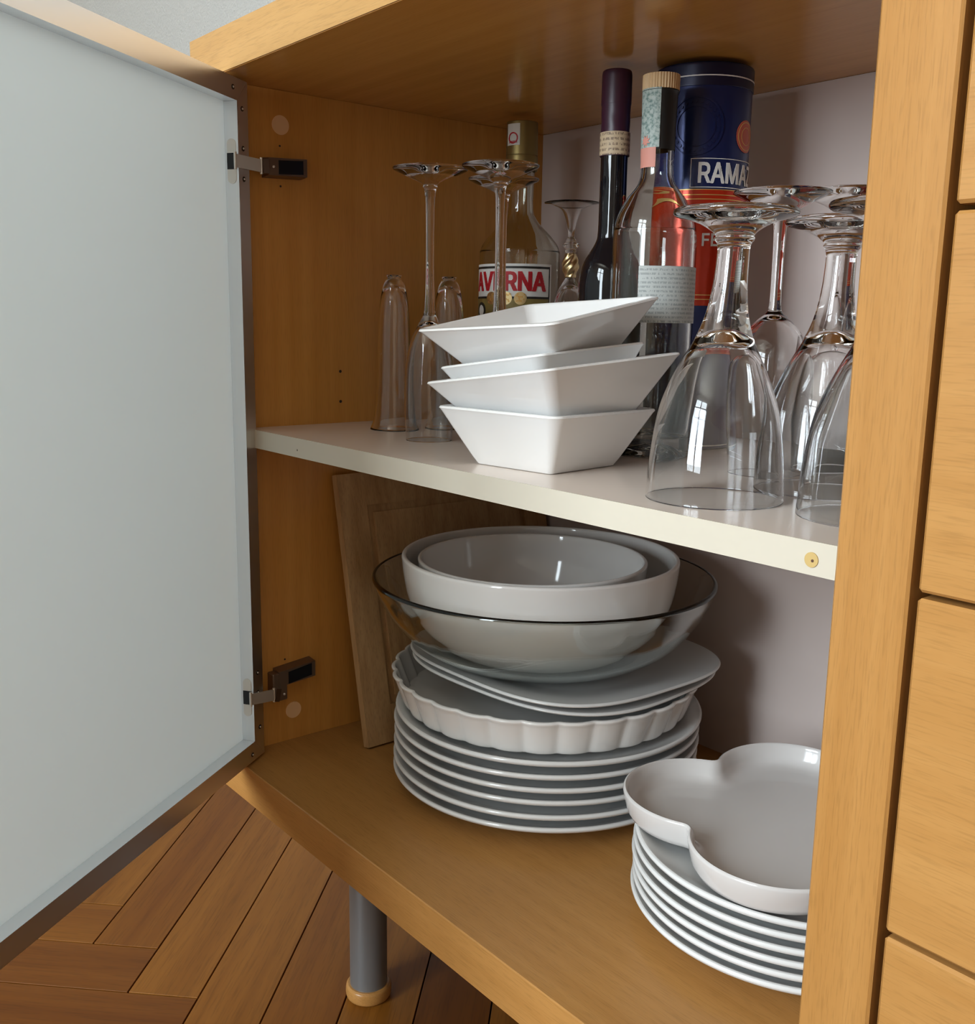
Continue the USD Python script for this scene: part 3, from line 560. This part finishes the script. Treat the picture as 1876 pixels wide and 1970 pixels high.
for an in (-41, -18, 2):
    md = obj('medal', disc_on(cx, cy, ZS, ph, rl + .0004, an, 0.1195, 0.0060, 0.0006), gold, lb)
    r_ = random.Random(int(an) + 99)
    obj('relief', cat_([disc_on(cx, cy, ZS, ph, rl + .0009, an + r_.uniform(-6, 6), 0.1195 + r_.uniform(-.0042, .0042), 0.0008, 0.0005) for _ in range(16)]), tin_gold, md)
obj('crest', cat_([disc_on(cx, cy, ZS, ph, rl + .0006, -64, 0.1080, 0.0078, 0.0004, 0.0052)]), black_ink, lb)
obj('crest_field', disc_on(cx, cy, ZS, ph, rl + .0006, -64, 0.1080, 0.0052, 0.0003), paper_white, lb)

# tall dark bottle with purple capsule
cx, cy = 0.2655, 0.2105; ph = fac(cx, cy)
t = thing('dark_bottle', 'slim black glass bottle with a purple capsule on its neck', 'bottle', (cx, cy, ZS))
obj('glass_body', lathe([spl(mm([(0, 1), (20, 0), (23.6, 1), (24.6, 5), (24.8, 60), (24.8, 118), (24.2, 132), (21.2, 144), (16, 153), (12.2, 160), (10.8, 167), (10.5, 190), (10.4, 230), (10.3, 270), (9.8, 281), (0, 281)]), 8)], cx, cy, ZS + .0002, 72), black_glass, t)
def crinkle(a, r, z): return 1 + 0.012 * np.sin(3 * a + z * 400) * np.clip((0.262 - z) / 0.01, 0, 1) + 0.0 * r
obj('capsule', lathe([spl(mm([(10.9, 224), (11.0, 250), (11.2, 262), (11.5, 263), (11.5, 280), (11.3, 284.5), (10.6, 286.4), (8, 287), (0, 287)]), 8)], cx, cy, ZS, 64, crinkle), purple_foil, t, label='dark purple capsule')
obj('neck_label', patch(cx, cy, ZS, ph, -120, 120, 0.2245, 0.2415, 0.0113, na=60), label_beige, t, label='beige paper band round the neck')

# clear spirit bottle
cx, cy = 0.3208, 0.1988; ph = fac(cx, cy)
t = thing('spirit_bottle', 'clear glass spirit bottle with a ribbed tan cap', 'bottle', (cx, cy, ZS))
bo = spl(mm([(0, 9), (12, 6), (22, 0.8), (26, 0), (29.6, 1.6), (30.7, 6), (30.8, 60), (30.8, 140), (30.8, 154), (29.6, 168), (26.6, 178), (21.6, 187), (16.0, 194), (12.6, 201), (11.6, 210), (11.8, 225), (12.2, 258)]), 6)
bi = spl(mm([(9.0, 258), (8.8, 225), (8.8, 210), (9.8, 201), (13.6, 193), (19, 185), (24, 176), (27.0, 166), (28.0, 153), (28.0, 60), (27.6, 20), (22, 14), (0, 18)]), 6)
obj('glass_body', lathe([np.vstack([bo, bi])], cx, cy, ZS + .0002, 96), bottle_glass, t)
rb = lambda a, r, z: 1 + 0.018 * np.sign(np.sin(40 * a)) * (r > 0.0125)
obj('cap', lathe([spl(mm([(12.0, 262), (13.0, 262.2), (13.1, 263), (13.1, 271.5), (12.6, 272.6), (10, 273), (0, 273)]), 4)], cx, cy, ZS, 240, rb), tan_cap, t, label='tan ribbed cap')
obj('capsule', lathe([spl(mm([(11.95, 221), (12.0, 240), (12.45, 258), (12.45, 261.8), (0, 261.9)]), 5)], cx, cy, ZS, 64), black_foil, t, label='black sleeve under the cap')
def neck_r(z):
    return np.interp(z, [0.19, 0.194, 0.201, 0.210, 0.221, 0.240, 0.262], [0.0198, 0.0165, 0.0131, 0.0121, 0.0125, 0.0126, 0.0130])
ts = obj('tax_strip', patch(cx, cy, ZS, ph, -82, 2, 0.222, 0.2625, neck_r, 0.0003, 24, 10), strip_teal, t, label='teal paper tax strip over the cap')
obj('strip_end', patch(cx, cy, ZS, ph, -82, -8, 0.2085, 0.2220, neck_r, 0.0003, 24, 6), strip_pink, ts, label='pink end of the strip')
star = Polygon([((0.0042 if k % 2 else 0.0022) * math.cos(k * PI / 8), (0.0042 if k % 2 else 0.0022) * math.sin(k * PI / 8)) for k in range(16)])
obj('strip_flower', wrap(trimesh.creation.extrude_polygon(star, 0.0003, engine='earcut'), cx, cy, ZS, ph, 0.0129, -46, 0.2265), strip_pink, ts)
obj('back_label', patch(cx, cy, ZS, ph, -19, 95, 0.0985, 0.1385, 0.0310), label_grey, t, label='grey paper label with tiny print')

# blue and red tin
cx, cy = 0.3000, 0.2715; ph = fac(cx, cy); R0 = 0.0368
t = thing('liqueur_tin', 'tall round tin in dark blue and red behind the bottles', 'tin', (cx, cy, ZS))
tb = obj('body', lathe([[(0, 0), (R0 - .001, 0)], spl(mm([(35.8, 0), (36.8, 1), (36.8, 2)]), 3), [(R0, .002), (R0, .112)]], cx, cy, ZS + .0002, 96), navy, t, label='dark blue lower body')
obj('red_band', lathe([[(R0, .112), (R0, .1985)]], cx, cy, ZS, 96), tin_red, t, label='red band')
obj('upper_body', lathe([[(R0, .1985), (R0, .2725)]], cx, cy, ZS, 96), navy, t, label='dark blue upper body')
obj('lid', lathe([spl(mm([(36.8, 272.5), (37.4, 272.6), (37.5, 273.2)]), 3), [(.0375, .2732), (.0375, .2872)], spl(mm([(37.5, 287.2), (37.3, 288.6), (36, 289.3), (34, 289.0), (0, 289.0)]), 4)], cx, cy, ZS, 96), navy_dark, t, label='navy lid')
ring = lambda z, h, m, r=R0 + .0001: patch(cx, cy, ZS, ph, -178, 178, z, z + h, r, 0.0003, 90)
obj('lid_line', ring(0.2790, 0.0009, tin_white, 0.0375), tin_white, t)
for z in (0.1978, 0.1940, 0.1908, 0.1198, 0.1165): obj('gold_line', ring(z, 0.0007, 0), tin_gold, t)
obj('foot_line', cat_([ring(0.0030, 0.0008, 0)]), tin_white, t)
nb = cat_([patch(cx, cy, ZS, ph, -11, 178, z, z + .0006, R0 + .0003, .0002, 80) for z in (0.1995, 0.2202)] + [patch(cx, cy, ZS, ph, a, a + 0.9, 0.1995, 0.2208, R0 + .0003, .0002, 4) for a in (-11, 177)])
obj('name_frame', nb, tin_white, t)
obj('name_lettering', wrap(bold_(word('RAMAZZOTTI', 0.0155, 0.107), 0.00012), cx, cy, ZS, ph, R0 + .0002, 81, 0.2026), tin_white, t, False, label='white letters RAMAZZOTTI')
obj('lower_lettering', wrap(word('FELSINA', 0.0098, 0.050), cx, cy, ZS, ph, R0 + .0002, 6 + 39, 0.1565), tin_white, t, False, label='white letters FELSINA')
sl = obj('seal', disc_on(cx, cy, ZS, ph, R0 + .0002, 62, 0.2385, 0.0118, 0.0004), seal_red, t, label='orange round seal')
obj('seal_ring', cat_([disc_on(cx, cy, ZS, ph, R0 + .0005, 62, 0.2385, 0.0104, 0.0003, 0.0098), disc_on(cx, cy, ZS, ph, R0 + .0005, 62, 0.2385, 0.0066, 0.0003, 0.0061)]), tin_gold, sl)
em = [disc_on(cx, cy, ZS, ph, R0 + .0001, -8, 0.2440, 0.0215, 0.0007, 0.0200), disc_on(cx, cy, ZS, ph, R0 + .0001, -8, 0.2440, 0.0150, 0.0007, 0.0138)]
for i in range(28):
    q = i * 2 * PI / 28; em.append(disc_on(cx, cy, ZS, ph, R0 + .0001, -8 + math.degrees(0.0175 * math.cos(q) / R0), 0.2440 + 0.0175 * math.sin(q), 0.0012, 0.0006))
obj('embossed_seal', cat_([e for e in em if e is not None]), navy, t, label='embossed round seal')
